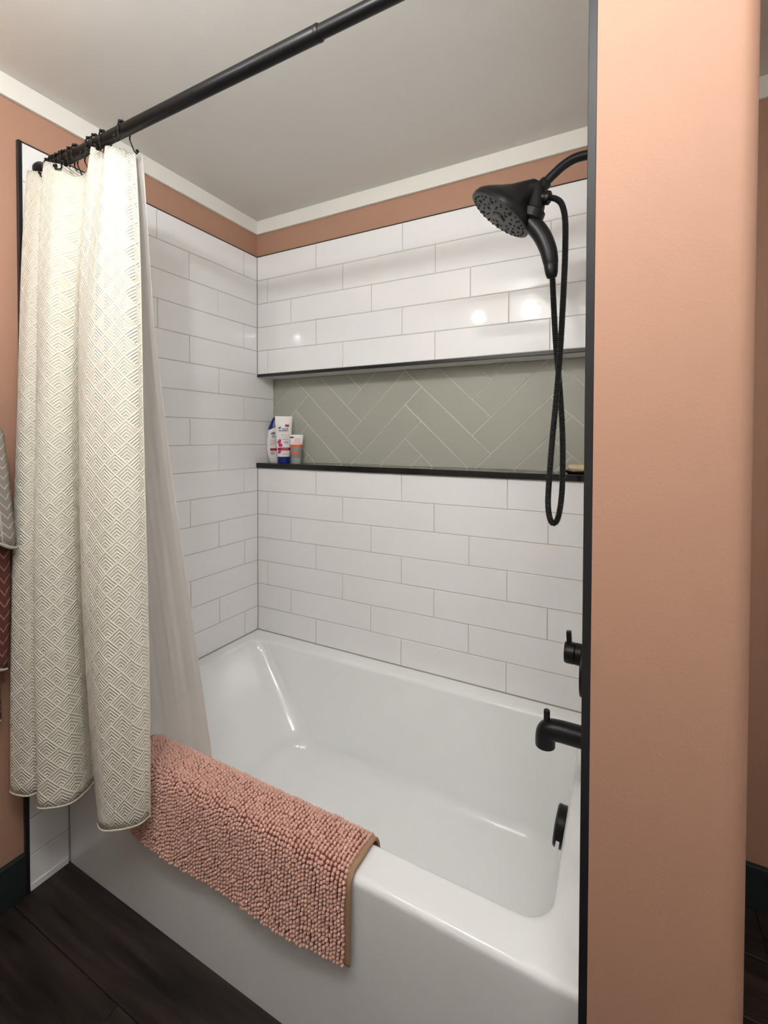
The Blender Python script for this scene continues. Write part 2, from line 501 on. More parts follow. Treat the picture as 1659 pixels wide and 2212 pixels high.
struct(box('trim_%d' % k, (0.0, 0.0035, YT + 0.001, YA - 0.001, 0.0, 0.019), MT['tile'], bev=0.001, seg=1))

# niche: soffit tiles, sage herringbone back, black stone shelf
soff = box('niche_soffit', (0.0, XW, 0.010, ND + 0.004, NICHE_TOP + 0.0005, NICHE_TOP + 0.0115), MT['tile'], wall_back)
box('grout_bed', (0.0, XW, ND + 0.0012, ND + T, SHELF_BOT, NICHE_TOP), MT['grout_white'], wall_back)
box('niche_end', (XW, XW + T, 0.0, ND + T, SHELF_BOT, NICHE_TOP + 0.0115), MT['tile'], wall_back)

def clip(poly, fn):
    out = []
    for i in range(len(poly)):
        p, q = poly[i], poly[(i + 1) % len(poly)]; a, b = fn(p), fn(q)
        if a >= 0: out.append(p)
        if (a >= 0) != (b >= 0):
            t = a / (a - b); out.append((p[0] + (q[0] - p[0]) * t, p[1] + (q[1] - p[1]) * t))
    return out

HX, HZ, HL, HW, HC, HS = 0.1274, -0.5386 + ZO, 0.3908, 0.1002, 0.7071, 0.6682
def hb_tile(i0, i1, j0, j1):
    g = 0.0014
    P = [(i0 + g, j0 + g), (i1 - g, j0 + g), (i1 - g, j1 - g), (i0 + g, j1 - g)]
    Q = []
    for i, j in P:
        x = HX + (i + j) * HC; Q.append((x, HZ + (i - j) * HS + 0.01529 * x))
    for fn in (lambda p: p[0] - 0.001, lambda p: XW - 0.001 - p[0], lambda p: p[1] - SHELF_TOP - 0.001, lambda p: NICHE_TOP - p[1]):
        if Q: Q = clip(Q, fn)
    if len(Q) < 3: return
    A = 0.5 * sum(Q[k][0] * Q[(k + 1) % len(Q)][1] - Q[(k + 1) % len(Q)][0] * Q[k][1] for k in range(len(Q)))
    if abs(A) < 6e-5: return
    cx = sum(p[0] for p in Q) / len(Q); cz = sum(p[1] for p in Q) / len(Q)
    n = len(Q); v = []
    for s, d in ((1, 0.007), (1, 0.001), (0.985, 0.0)):
        for x, z in Q: v.append(((x - cx) * s, d, (z - cz) * s))
    f = [tuple(range(n))]
    for kk in (0, n):
        for i in range(n): j = (i + 1) % n; f.append((kk + i, kk + j, kk + n + j, kk + n + i))
    f.append(tuple(range(2 * n, 3 * n)))
    me = pymesh('herringbone_tile', v, f); fixn(me)
    o = link('herringbone_tile', me, MT['sage'], wall_back)
    o.location = (cx, ND - 0.0005, cz)
    o.rotation_euler = (random.gauss(0, 0.001), 0, random.gauss(0, 0.001))
for n in range(-2, 4):
    for kk in range(-5, 7):
        p0, q0 = n * HL - kk * HW, n * HL + kk * HW
        hb_tile(p0, p0 + HW, q0, q0 + HL)
        hb_tile(p0, p0 + HL, q0 + HL, q0 + HL + HW)

shelf = tag(box('niche_shelf', (0.001, XW - 0.001, -0.010, ND - 0.002, SHELF_BOT + 0.001, SHELF_TOP), MT['stone'], bev=0.0015),
            'long polished black stone shelf along the bottom of the tiled niche', 'shelf')

# ------------------------------------------------------------------ bathtub
def rr(x0, x1, y0, y1, r, z, n=10):
    out = []
    for cx, cy, t0 in ((x1 - r, y1 - r, 0), (x0 + r, y1 - r, PI / 2), (x0 + r, y0 + r, PI), (x1 - r, y0 + r, 1.5 * PI)):
        for i in range(n + 1):
            t = t0 + (PI / 2) * i / n; out.append(Vector((cx + r * math.cos(t), cy + r * math.sin(t), z)))
    return out

def make_tub():
    t = empty('bathtub', (XW / 2, (YA) / 2, 0))
    X0, X1, Y0, Y1 = 0.0015, XW - 0.0015, YA, -0.0012
    loops = [rr(X0, X1, Y0 + 0.004, Y1, 0.004, 0.0), rr(X0, X1, Y0 + 0.001, Y1, 0.004, RIM - 0.05), rr(X0, X1, Y0, Y1, 0.004, RIM - 0.018)]
    for i in range(1, 7):
        a = PI / 2 * i / 6; d = 0.014 * (1 - math.cos(a)); e = 0.014 * (1 - math.sin(a))
        loops.append(rr(X0 + d * .04, X1 - d * .04, Y0 + d, Y1 - d * .04, 0.004 + d * .1, RIM - 0.0015 - e))
    ix0, ix1, iy0, iy1 = 0.057, 1.360, -0.681, -0.063
    for i in range(0, 7):
        a = PI / 2 * i / 6; d = 0.016 * math.sin(a); e = 0.016 * (1 - math.cos(a))
        loops.append(rr(ix0 - 0.012 + d, ix1 + 0.012 - d, iy0 - 0.012 + d, iy1 + 0.012 - d, 0.058, RIM - 0.0015 - e))
    b0 = (ix0 + .004, ix1 - .004, iy0 + .004, iy1 - .004); zb = 0.062; zt = RIM - 0.02
    b1 = (0.315, 1.318, -0.615, -0.128)
    for i in range(1, 12):
        s = i / 12
        loops.append(rr(*[b0[k] + (b1[k] - b0[k]) * s for k in range(4)], 0.058 + 0.05 * s, zt + (zb + 0.055 - zt) * s))
    for i in range(0, 8):
        a = PI / 2 * i / 7; d = 0.065 * (1 - math.cos(a)) * 1.0; e = 0.055 * math.sin(a)
        dd = [b1[0] + d * 1.2, b1[1] - d, b1[2] + d, b1[3] - d]
        loops.append(rr(*dd, 0.108 - d * 0.3, zb + 0.055 - e))
    loops.append(rr(0.46, 1.22, -0.50, -0.24, 0.07, zb - 0.004))
    v = []; f = []; n = len(loops[0])
    for lp in loops: v += lp
    for k in range(len(loops) - 1):
        for i in range(n):
            j = (i + 1) % n; f.append((k * n + i, k * n + j, (k + 1) * n + j, (k + 1) * n + i))
    f.append(tuple(range((len(loops) - 1) * n, len(loops) * n)))
    c = t.location
    me = pymesh('tub_shell', [p - c for p in v], f); fixn(me)
    sh = link('tub_shell', me, MT['acrylic'], t); auto_smooth(sh, 40)
    # overflow cover on the plumbing end, axis tilted with the basin wall
    cen = Vector((1.3475, -0.385, -1.715 + ZO)); ax = Vector((-1, 0, 0.14)).normalized()
    R = 0.044
    parts = [lathe_me('q', [(R * 0.96, 0.0), (R, 0.002), (R, 0.006), (R * 0.4, 0.0065)], cen - c, ax, 40),
             lathe_me('q', [(R * 0.36, 0.006), (R * 0.36, 0.0145)], cen - c, ax, 24),
             lathe_me('q', [(R * 0.97, 0.0140), (R * 0.99, 0.0150), (R * 0.96, 0.019), (R * 0.88, 0.0215), (R * 0.2, 0.0230)], cen - c, ax, 40)]
    # side wall that closes the gap everywhere but at the foot
    aa = Vector((0, 1, 0)); bb = ax.cross(aa); v = []; f = []
    if bb.z < 0: bb = -bb
    for i in range(33):
        th = math.radians(-4 + 188 * i / 32)
        for rr_, hh in ((R * 0.985, 0.005), (R * 0.985, 0.0155), (R * 0.80, 0.0155), (R * 0.80, 0.005)):
            v.append(cen - c + ax * hh + aa * (rr_ * math.cos(th)) + bb * (rr_ * math.sin(th)))
    for i in range(32):
        for k_ in range(4): f.append((i * 4 + k_, i * 4 + (k_ + 1) % 4, i * 4 + 4 + (k_ + 1) % 4, i * 4 + 4 + k_))
    f += [(0, 1, 2, 3), (128, 129, 130, 131)]
    parts.append(pymesh('q', v, f)); fixn(parts[-1])
    bm = bmesh.new()
    for q in parts: bm.from_mesh(q)
    me = bpy.data.meshes.new('overflow_cover'); bm.to_mesh(me); bm.free()
    o = link('overflow_cover', me, MT['black_metal'], t); auto_smooth(o); o['label'] = 'round black overflow cover with a slot at its foot'
    dr = link('drain', lathe_me('drain', [(0.036, 0), (0.036, 0.003), (0.028, 0.006), (0.01, 0.009)], Vector((1.235, -0.455, zb - 0.003)) - c, (0, 0, 1), 28), MT['black_metal'], t)
    auto_smooth(dr)
    tag(t, 'white acrylic alcove bathtub with a flat apron and pink mat over its edge', 'bathtub')
    return t
make_tub()

# ------------------------------------------------------------------ plumbing on the end wall
PY = -0.38
def zz(z): return z + ZO
def shower():
    base = Vector((XW, PY, zz(-0.150)))
    t = empty('handheld_shower', base)
    def L(name, me, m, par=t, sm=True):
        o = link(name, me, m, par)
        if sm: auto_smooth(o, 40)
        return o
    def rel(p): return Vector(p) - base
    arm = [(XW - .002, PY, zz(-.150)), (1.385, PY, zz(-.1495)), (1.355, PY, zz(-.150)), (1.330, PY, zz(-.159)), (1.305, PY, zz(-.176)), (1.283, PY, zz(-.194))]
    L('shower_arm', tube_me('shower_arm', [rel(p) for p in catmull(arm, 8)], 0.0105, 18), MT['black_metal'])
    L('wall_flange', lathe_me('wall_flange', [(0.032, 0.0), (0.032, 0.004), (0.02, 0.010), (0.012, 0.012)], rel((XW - .0005, PY, zz(-.150))), (-1, 0, 0), 32), MT['black_metal'])
    ad = Vector((-0.76, 0, -0.62)).normalized()
    L('swivel_nut', lathe_me('swivel_nut', [(0.0135, 0), (0.0150, 0.003), (0.0150, 0.017), (0.0165, 0.019), (0.0165, 0.027), (0.013, 0.03)], rel((1.293, PY, zz(-.187))), ad, 24), MT['black_metal'])
    # head: disc axis points down and into the tub, a little to the room
    N = Vector((-0.585, -0.10, -0.80)).normalized()
    cen = Vector((1.1805, PY, zz(-.2425))); R = 0.084
    neck = Vector((1.262, PY, zz(-.196)))
    # body, lofted from the spray rim to the neck
    a, b, _ = frame(N, (0, 1, 0)); u = (neck - cen); v = []; f = []; n = 48
    back = -N
    secs = [(0.0, 1.0, 0.0), (0.0, 1.0, 0.008), (0.03, 0.97, 0.014), (0.12, 0.84, 0.019), (0.30, 0.60, 0.022), (0.50, 0.42, 0.021), (0.70, 0.32, 0.018), (0.88, 0.265, 0.012), (1.0, 0.24, 0.006), (1.10, 0.20, 0.004), (1.16, 0.10, 0.003)]
    for s, k_, hgt in secs:
        c0 = cen + u * s + back * hgt
        # the sections turn from the disc plane to one square to the arm
        nn = (back * (1 - min(1, s)) + (-ad) * min(1, s)).normalized()
        aa = (a - nn * a.dot(nn)).normalized(); bb = nn.cross(aa)
        for i in range(n):
            th = 2 * PI * i / n; v.append(rel(c0 + aa * (R * k_ * math.cos(th)) + bb * (R * k_ * math.sin(th))))
    for k_ in range(len(secs) - 1):
        for i in range(n):
            j = (i + 1) % n; f.append((k_ * n + i, k_ * n + j, (k_ + 1) * n + j, (k_ + 1) * n + i))
    f.append(tuple(range(n))); m_ = (len(secs) - 1) * n; f.append(tuple(range(m_, m_ + n)))
    me = pymesh('head_body', v, f); fixn(me)
    L('head_body', me, MT['black_metal'])
    face = L('spray_face', lathe_me('spray_face', [(R * 0.965, -0.004), (R * 0.965, 0.0012), (R * 0.90, 0.0026), (R * 0.4, 0.0034), (0.002, 0.0036)], rel(cen), N, 48), MT['grey_face'])
    face['label'] = 'grey spray face dotted with black nozzles'
    noz = lathe_me('nozzle', [(0.0027, 0), (0.0022, 0.0024), (0.0008, 0.0030)], (0, 0, 0), N, 8)
    noz2 = lathe_me('nozzle', [(0.0052, 0), (0.0046, 0.0024), (0.002, 0.0030)], (0, 0, 0), N, 10)
    for cnt, rad, big, off in ((8, 0.20, 0, 0), (7, 0.40, 1, .2), (12, 0.55, 0, .1), (14, 0.70, 1, .1), (30, 0.86, 0, 0)):
        for i in range(cnt):
            if big and i % 2: rr_ = rad * 1.04
            else: rr_ = rad
            th = 2 * PI * i / cnt + off
            p = cen + a * (R * rr_ * math.cos(th)) + b * (R * rr_ * math.sin(th)) + N * 0.0022
            link('nozzle', noz2 if (big and i % 2 == 0) else noz, MT['nozzle'], face).location = rel(p)
    hub = [(R * 0.20, 0.002), (R * 0.18, 0.008), (R * 0.08, 0.0085)]
    L('spray_hub', lathe_me('spray_hub', hub, rel(cen), N, 24), MT['grey_face'])
    # hand wand docked in the head, its grip hanging below
    wp = catmull([(1.246, PY, zz(-.268)), (1.262, PY, zz(-.283)), (1.282, PY, zz(-.312)), (1.296, PY, zz(-.346)), (1.302, PY, zz(-.374)), (1.3035, PY, zz(-.388))], 8)
    nW = len(wp)
    L('wand_grip', tube_me('wand_grip', [rel(p) for p in wp], lambda i: 0.0205 - 0.005 * (i / (nW - 1)) + 0.0025 * math.sin(PI * i / (nW - 1)), 22), MT['black_metal'])
    cr = catmull([(1.274, PY, zz(-.190)), (1.271, PY, zz(-.215)), (1.265, PY, zz(-.242)), (1.257, PY, zz(-.262))], 6)
    L('cradle', tube_me('cradle', [rel(p) for p in cr], lambda i: 0.017 + 0.009 * i / (len(cr) - 1), 24), MT['black_metal'])
    L('dock_clip', lathe_me('dock_clip', [(0.026, 0), (0.030, 0.004), (0.030, 0.022), (0.026, 0.026)], rel((1.262, PY, zz(-.247))), (-0.35, 0, -0.94), 28), MT['black_metal'])
    L('wand_ferrule', lathe_me('wand_ferrule', [(0.0155, 0), (0.0165, 0.002), (0.0145, 0.020), (0.0115, 0.030), (0.009, 0.032)], rel((1.3032, PY, zz(-.384))), (0.08, 0, -1), 24), MT['black_metal'])
    L('hose_joint', lathe_me('hose_joint', [(0.010, 0), (0.0125, 0.004), (0.0125, 0.014), (0.0155, 0.016), (0.0155, 0.024), (0.010, 0.028)], rel((1.276, PY - .004, zz(-.222))), (0.93, 0, -0.30), 24), MT['black_metal'])
    # ribbed hose
    hp = [(1.298, PY - .004, zz(-.2285)), (1.314, PY - .004, zz(-.235)), (1.3275, PY - .005, zz(-.252)), (1.335, PY - .006, zz(-.290)), (1.3360, PY - .008, zz(-.36)), (1.3345, PY - .012, zz(-.433)),
          (1.3295, PY - .017, zz(-.567)), (1.322, PY - .020, zz(-.690)), (1.3125, PY - .018, zz(-.80)), (1.3045, PY - .013, zz(-.917)), (1.3035, PY - .008, zz(-.960)), (1.3075, PY - .002, zz(-.988)),
          (1.3145, PY + .003, zz(-.9975)), (1.3235, PY + .006, zz(-.985)), (1.330, PY + .009, zz(-.945)), (1.3325, PY + .012, zz(-.890)), (1.3315, PY + .013, zz(-.79)), (1.3255, PY + .012, zz(-.69)),
          (1.3155, PY + .008, zz(-.577)), (1.3105, PY + .004, zz(-.490)), (1.307, PY + .001, zz(-.418))]
    P = resample(catmull(hp, 10), 0.0011)
    L('hose', tube_me('hose', [rel(p) for p in P], lambda i: (0.0068, 0.0072, 0.0068, 0.0060)[i % 4], 12), MT['black_metal'], sm=False)
    for p in t.children[-1].data.polygons: p.use_smooth = True
    tag(t, 'matte black shower head with docked hand wand and looping ribbed hose', 'shower')
shower()

def valve():
    base = Vector((XW, PY, zz(-1.298)))
    t = empty('shower_valve', base)
    R = lambda p: Vector(p) - base
    def L(name, me, m=MT['black_metal'], par=t): return auto_smooth(link(name, me, m, par), 40)
    L('escutcheon', lathe_me('escutcheon', [(0.050, 0.0), (0.052, 0.010), (0.0555, 0.030), (0.0560, 0.034), (0.0560, 0.040), (0.0545, 0.0415), (0.020, 0.042)], R((XW - .0005, PY, zz(-1.334))), (-1, 0, 0), 56))
    L('valve_collar', lathe_me('valve_collar', [(0.0245, 0), (0.0245, 0.013), (0.022, 0.0145)], R((XW - .041, PY, zz(-1.298))), (-1, 0, 0), 36))
    k = L('valve_knob', lathe_me('valve_knob', [(0.022, 0), (0.0245, 0.0015), (0.0245, 0.018), (0.0225, 0.0225), (0.01, 0.024)], R((XW - .0555, PY, zz(-1.298))), (-1, 0, 0), 36))
    lever = box_me('lever', -0.0056, 0.0056, -0.0075, 0.0075, -0.020, 0.020, 0.0025)
    o = link('lever', lever, MT['black_metal'], t); o.location = R((XW - .0685, PY, zz(-1.2675))); o.rotation_euler = (0, math.radians(-3), 0)
    tag(t, 'black round shower valve with upright lever on the end wall', 'valve')
valve()

def spout():
    base = Vector((XW, PY, zz(-1.491)))
    t = empty('tub_spout', base)
    R = lambda p: Vector(p) - base
    P = catmull([(XW - .001, PY, zz(-1.491)), (1.38, PY, zz(-1.491)), (1.335, PY, zz(-1.491)), (1.312, PY, zz(-1.494)), (1.303, PY, zz(-1.503)), (1.3005, PY, zz(-1.520)), (1.3005, PY, zz(-1.5345))], 8)
    o = link('spout_body', tube_me('spout_body', [R(p) for p in P], lambda i: 0.0245 - 0.0015 * i / len(P), 32), MT['black_metal'], t); auto_smooth(o, 50)
    auto_smooth(link('wall_collar', lathe_me('wall_collar', [(0.030, 0), (0.030, 0.006), (0.026, 0.008)], R((XW - .0005, PY, zz(-1.491))), (-1, 0, 0), 36), MT['black_metal'], t), 40)
    auto_smooth(link('diverter_pin', lathe_me('diverter_pin', [(0.0074, 0), (0.0074, 0.0455), (0.0066, 0.0475)], R((1.3035, PY, zz(-1.4960))), (0, 0, 1), 20), MT['black_metal'], t), 40)
    tag(t, 'curved black tub spout with a diverter pin on top', 'spout')
spout()

# ------------------------------------------------------------------ curtain rod
RY, RZ = -0.818, zz(-0.0565)
rod = empty('curtain_rod', (XW / 2, RY, RZ))
def rodpart(name, me): return auto_smooth(link(name, me, MT['black_metal'], rod), 40)
rodpart('outer_tube', lathe_me('outer_tube', [(0.0138, 0), (0.0138, 0.948), (0.0132, 0.9495)], (0.012 - XW / 2, 0, 0), (1, 0, 0), 32))
rodpart('inner_tube', lathe_me('inner_tube', [(0.0118, 0), (0.0118, XW - 0.94)], (0.93 - XW / 2, 0, 0), (1, 0, 0), 32))
rodpart('tube_collar', lathe_me('tube_collar', [(0.0140, 0), (0.0142, 0.001), (0.0142, 0.007), (0.0128, 0.0095)], (0.953 - XW / 2, 0, 0), (1, 0, 0), 32))
for s, x in ((1, 0.0005), (-1, XW - 0.0005)):
    rodpart('end_cap', lathe_me('end_cap', [(0.021, 0), (0.0225, 0.003), (0.0225, 0.014), (0.017, 0.022), (0.0145, 0.030)], (x - XW / 2, 0, 0), (s, 0, 0), 32))
tag(rod, 'black telescoping curtain rod spanning the alcove', 'curtain rod')

# ------------------------------------------------------------------ curtain and liner
def lag3(t, a, b, c, tm):
    return (a * (t - tm) * (t - 1) / (tm) + b * t * (t - 1) / (tm * (tm - 1)) + c * t * (t - tm) / (1 - tm))

CZ_T, CZ_M, CZ_B = -0.076, -0.78, -1.722
CURT = [  # top (x, y), middle (x, y), bottom (x, y)
    ((0.006, -0.822), (0.008, -0.850), (0.022, -0.868)),
    ((0.010, -0.851), (0.017, -0.889), (0.041, -0.920)),
    ((0.030, -0.846), (0.060, -0.885), (0.100, -0.906)),
    ((0.052, -0.822), (0.078, -0.855), (0.112, -0.868)),
    ((0.070, -0.815), (0.085, -0.845), (0.112, -0.850)),
    ((0.090, -0.838), (0.100, -0.868), (0.138, -0.880)),
    ((0.101, -0.855), (0.122, -0.892), (0.168, -0.915)),
    ((0.119, -0.839), (0.172, -0.878), (0.222, -0.873)),
    ((0.150, -0.792), (0.186, -0.840), (0.216, -0.830)),
    ((0.198, -0.786), (0.168, -0.801), (0.206, -0.797)),
    ((0.222, -0.792), (0.205, -0.800), (0.285, -0.793)),
    ((0.250, -0.812), (0.247, -0.835), (0.334, -0.832)),
    ((0.273, -0.834), (0.262, -0.864), (0.346, -0.871)),
    ((0.288, -0.815), (0.320, -0.878), (0.372, -0.879)),
    ((0.314, -0.818), (0.378, -0.868), (0.404, -0.866)),
    ((0.340, -0.793), (0.420, -0.836), (0.436, -0.832)),
    ((0.352, -0.776), (0.424, -0.803), (0.437, -0.803)),
]
def cloth_mesh(name, rows, th=None):
    """rows: list of lists of points (same length); UV in metres"""
    nr, nc = len(rows), len(rows[0])
    v = [p for r in rows for p in r]
    f = [(i * nc + j, (i + 1) * nc + j, (i + 1) * nc + j + 1, i * nc + j + 1) for i in range(nr - 1) for j in range(nc - 1)]
    me = pymesh(name, v, f)
    mid = rows[nr // 2]; U = [0.0]
    for j in range(1, nc): U.append(U[-1] + (mid[j] - mid[j - 1]).length)
    uvl = me.uv_layers.new(name='UVMap')
    for p in me.polygons:
        for li in p.loop_indices:
            vi = me.loops[li].vertex_index
            uvl.data[li].uv = (U[vi % nc], v[vi].z)
    for p in me.polygons: p.use_smooth = True
    return me

def make_curtain():
    org = Vector((0.22, -0.85, zz(CZ_B))); tm = (CZ_T - CZ_M) / (CZ_T - CZ_B)
    c = empty('shower_curtain', org)
    NR = 70; rows = []
    for i in range(NR + 1):
        t = i / NR
        te = t ** 0.85
        pts = [Vector((lag3(te, a[0], b[0], d[0], tm ** .85), lag3(te, a[1], b[1], d[1], tm ** .85), 0)) for a, b, d in CURT]
        line = catmull(pts, 12)
        zrow = CZ_T + (CZ_B - CZ_T) * t
        out = []
        for j, p in enumerate(line):
            w = 0.0025 * math.sin(j * 0.33 + t * 9) * (0.4 + 0.6 * (1 - t))
            sag = 0.008 * math.sin(j * 0.21) * (1 - t) ** 6
            out.append(Vector((p.x, p.y + w, zz(zrow - max(0, sag)))) - org)
        rows.append(out)
    me = cloth_mesh('fabric', rows)
    o = link('fabric', me, MT['curtain'], c)
    md = o.modifiers.new('thick', 'SOLIDIFY'); md.thickness = 0.0016; md.offset = 0
    # rolled hem along the foot and down the leading edge
    b = [r for r in rows[-1]]
    auto_smooth(link('hem', tube_me('hem', [p + Vector((0, 0, 0.001)) for p in b], 0.0024, 8), MT['towel_hem_c'], c), 60)
    e = [r[-1] for r in rows]
    auto_smooth(link('side_hem', tube_me('side_hem', e, 0.0019, 8), MT['towel_hem_c'], c), 60)
    tag(c, 'cream shower curtain embossed with nested chevrons, gathered at the left', 'shower curtain')
MT['towel_hem_c'] = mat('cream_hem', srgb(226, 218, 200), 0.85, 0.15, bump=0.3, bscale=400)
make_curtain()

def make_liner():
    org = Vector((0.22, -0.72, zz(-1.80)))
    c = empty('curtain_liner', org)
    LZ = [-0.080, -0.5, -0.865, -1.27, -1.60, -1.68, -1.80]
    EX = [0.366, 0.369, 0.390, 0.427, 0.449, 0.453, 0.457]
    EY = [-0.760, -0.735, -0.706, -0.672, -0.638, -0.634, -0.628]
    SX = [0.020, 0.03, 0.05, 0.07, 0.09, 0.095, 0.10]
    rows = []; NR = 60
    def interp(A, z):
        for k in range(len(LZ) - 1):
            if LZ[k] >= z >= LZ[k + 1] - 1e-9:
                t = (LZ[k] - z) / (LZ[k] - LZ[k + 1]); return A[k] + (A[k + 1] - A[k]) * t
        return A[-1]
    for i in range(NR + 1):
        t = i / NR; z = LZ[0] + (LZ[-1] - LZ[0]) * t
        x1, y1, x0 = interp(EX, z), interp(EY, z), interp(SX, z); out = []
        for j in range(90):
            s = j / 89
            amp = 0.007 * (1 - 0.45 * t)
            ph = s * 7.0 * 2 * PI * 0.5
            fold = amp * math.sin(ph + 1.2) + 0.4 * amp * math.sin(2.3 * ph + t)
            # a soft crease a little way in from the leading edge
            cr = 0.010 * math.exp(-((s - 0.80) / 0.05) ** 2) * min(1, t * 2)
            edge = (1 - s) ** 0.5
            x = x0 + (x1 - x0) * s
            y = y1 - 0.004 + abs(fold) * 0.8 * edge + cr * 0.6
            if z > -0.25: y = y - 0.0
            ytop = max(y, -0.770)
            if z < -1.60: ytop = max(ytop, -0.640 + 0.5 * (-1.60 - z) * 0.12)
            out.append(Vector((x, ytop, zz(z + (0.003 * math.sin(s * 20) if i == 0 else 0)))) - org)
        rows.append(out)
    me = cloth_mesh('liner_fabric', rows)
    link('liner_fabric', me, MT['liner'], c)
    e = [r[-1] for r in rows]
    auto_smooth(link('liner_hem', tube_me('liner_hem', e, 0.0012, 6), MT['liner'], c), 60)
    tag(c, 'plain white liner hanging inside the tub behind the cream curtain', 'curtain liner')
make_liner()

# hooks: a wire loop over the rod with roller beads and two drop hooks
def make_hook():
    t = empty('curtain_hook', (0, 0, 0)); r = 0.0168
    P = []
    for i in range(25):
        th = math.radians(-35 + 250 * i / 24)
        P.append(Vector((0.0, -r * math.cos(th), r * math.sin(th))))
    front = [Vector((0.0, -0.0165, -0.016)), Vector((0.001, -0.0135, -0.026)), Vector((0.0015, -0.017, -0.036)), Vector((0.001, -0.024, -0.038)), Vector((0.0, -0.026, -0.030))]
    rear = [Vector((0.0, 0.0155, -0.014)), Vector((0.001, 0.020, -0.024)), Vector((0.0015, 0.026, -0.034)), Vector((0.001, 0.034, -0.036)), Vector((0.0, 0.036, -0.028))]
    path = catmull(list(reversed(front)) + P[1:-1:2] + rear, 4)
    auto_smooth(link('hook_wire', tube_me('hook_wire', path, 0.0016, 8), MT['black_metal'], t), 60)
    bead = lathe_me('roller_bead', [(0.0006, -0.0038), (0.0028, -0.003), (0.0040, -0.001), (0.0040, 0.001), (0.0028, 0.003), (0.0006, 0.0038)], (0, 0, 0), (0, 1, 0), 12)
    for p in bead.polygons: p.use_smooth = True
    for a in (50, 74, 98, 122):
        th = math.radians(a); o = link('roller_bead', bead, MT['black_metal'], t)
        o.location = (0, -0.0182 * math.cos(th), 0.0182 * math.sin(th)); o.rotation_euler = (PI / 2 - th, 0, 0)
    for q in (front[-1], rear[-1]):
        o = link('hook_ball', bead, MT['black_metal'], t); o.location = q
    return t
hook0 = make_hook()
HOOKX = [0.379, 0.303, 0.271, 0.250, 0.185, 0.157, 0.135, 0.118, 0.101, 0.086, 0.069, 0.053]
HLAB = ['black curtain hook nearest the free end of the curtain', 'second black curtain hook from the free end of the curtain',
        'third black curtain hook from the free end of the curtain', 'fourth black curtain hook from the free end of the curtain',
        'fifth black curtain hook from the free end of the curtain', 'sixth black curtain hook from the free end of the curtain',
        'seventh black curtain hook from the free end of the curtain', 'fifth black curtain hook from the tiled wall',
        'fourth black curtain hook from the tiled wall', 'third black curtain hook from the tiled wall',
        'second black curtain hook from the tiled wall', 'black curtain hook nearest the tiled wall']
for i, x in enumerate(HOOKX):
    if i == 0: h = hook0
    else:
        h = hook0.copy(); COL.objects.link(h)
        for ch in list(hook0.children):
            c = ch.copy(); COL.objects.link(c); c.parent = h
    h.location = (x, RY, RZ); h.rotation_euler = (0, 0, random.uniform(-0.3, 0.3) if i else 0.15)
    tag(h, HLAB[i], 'hook', 'hooks on the curtain rod')

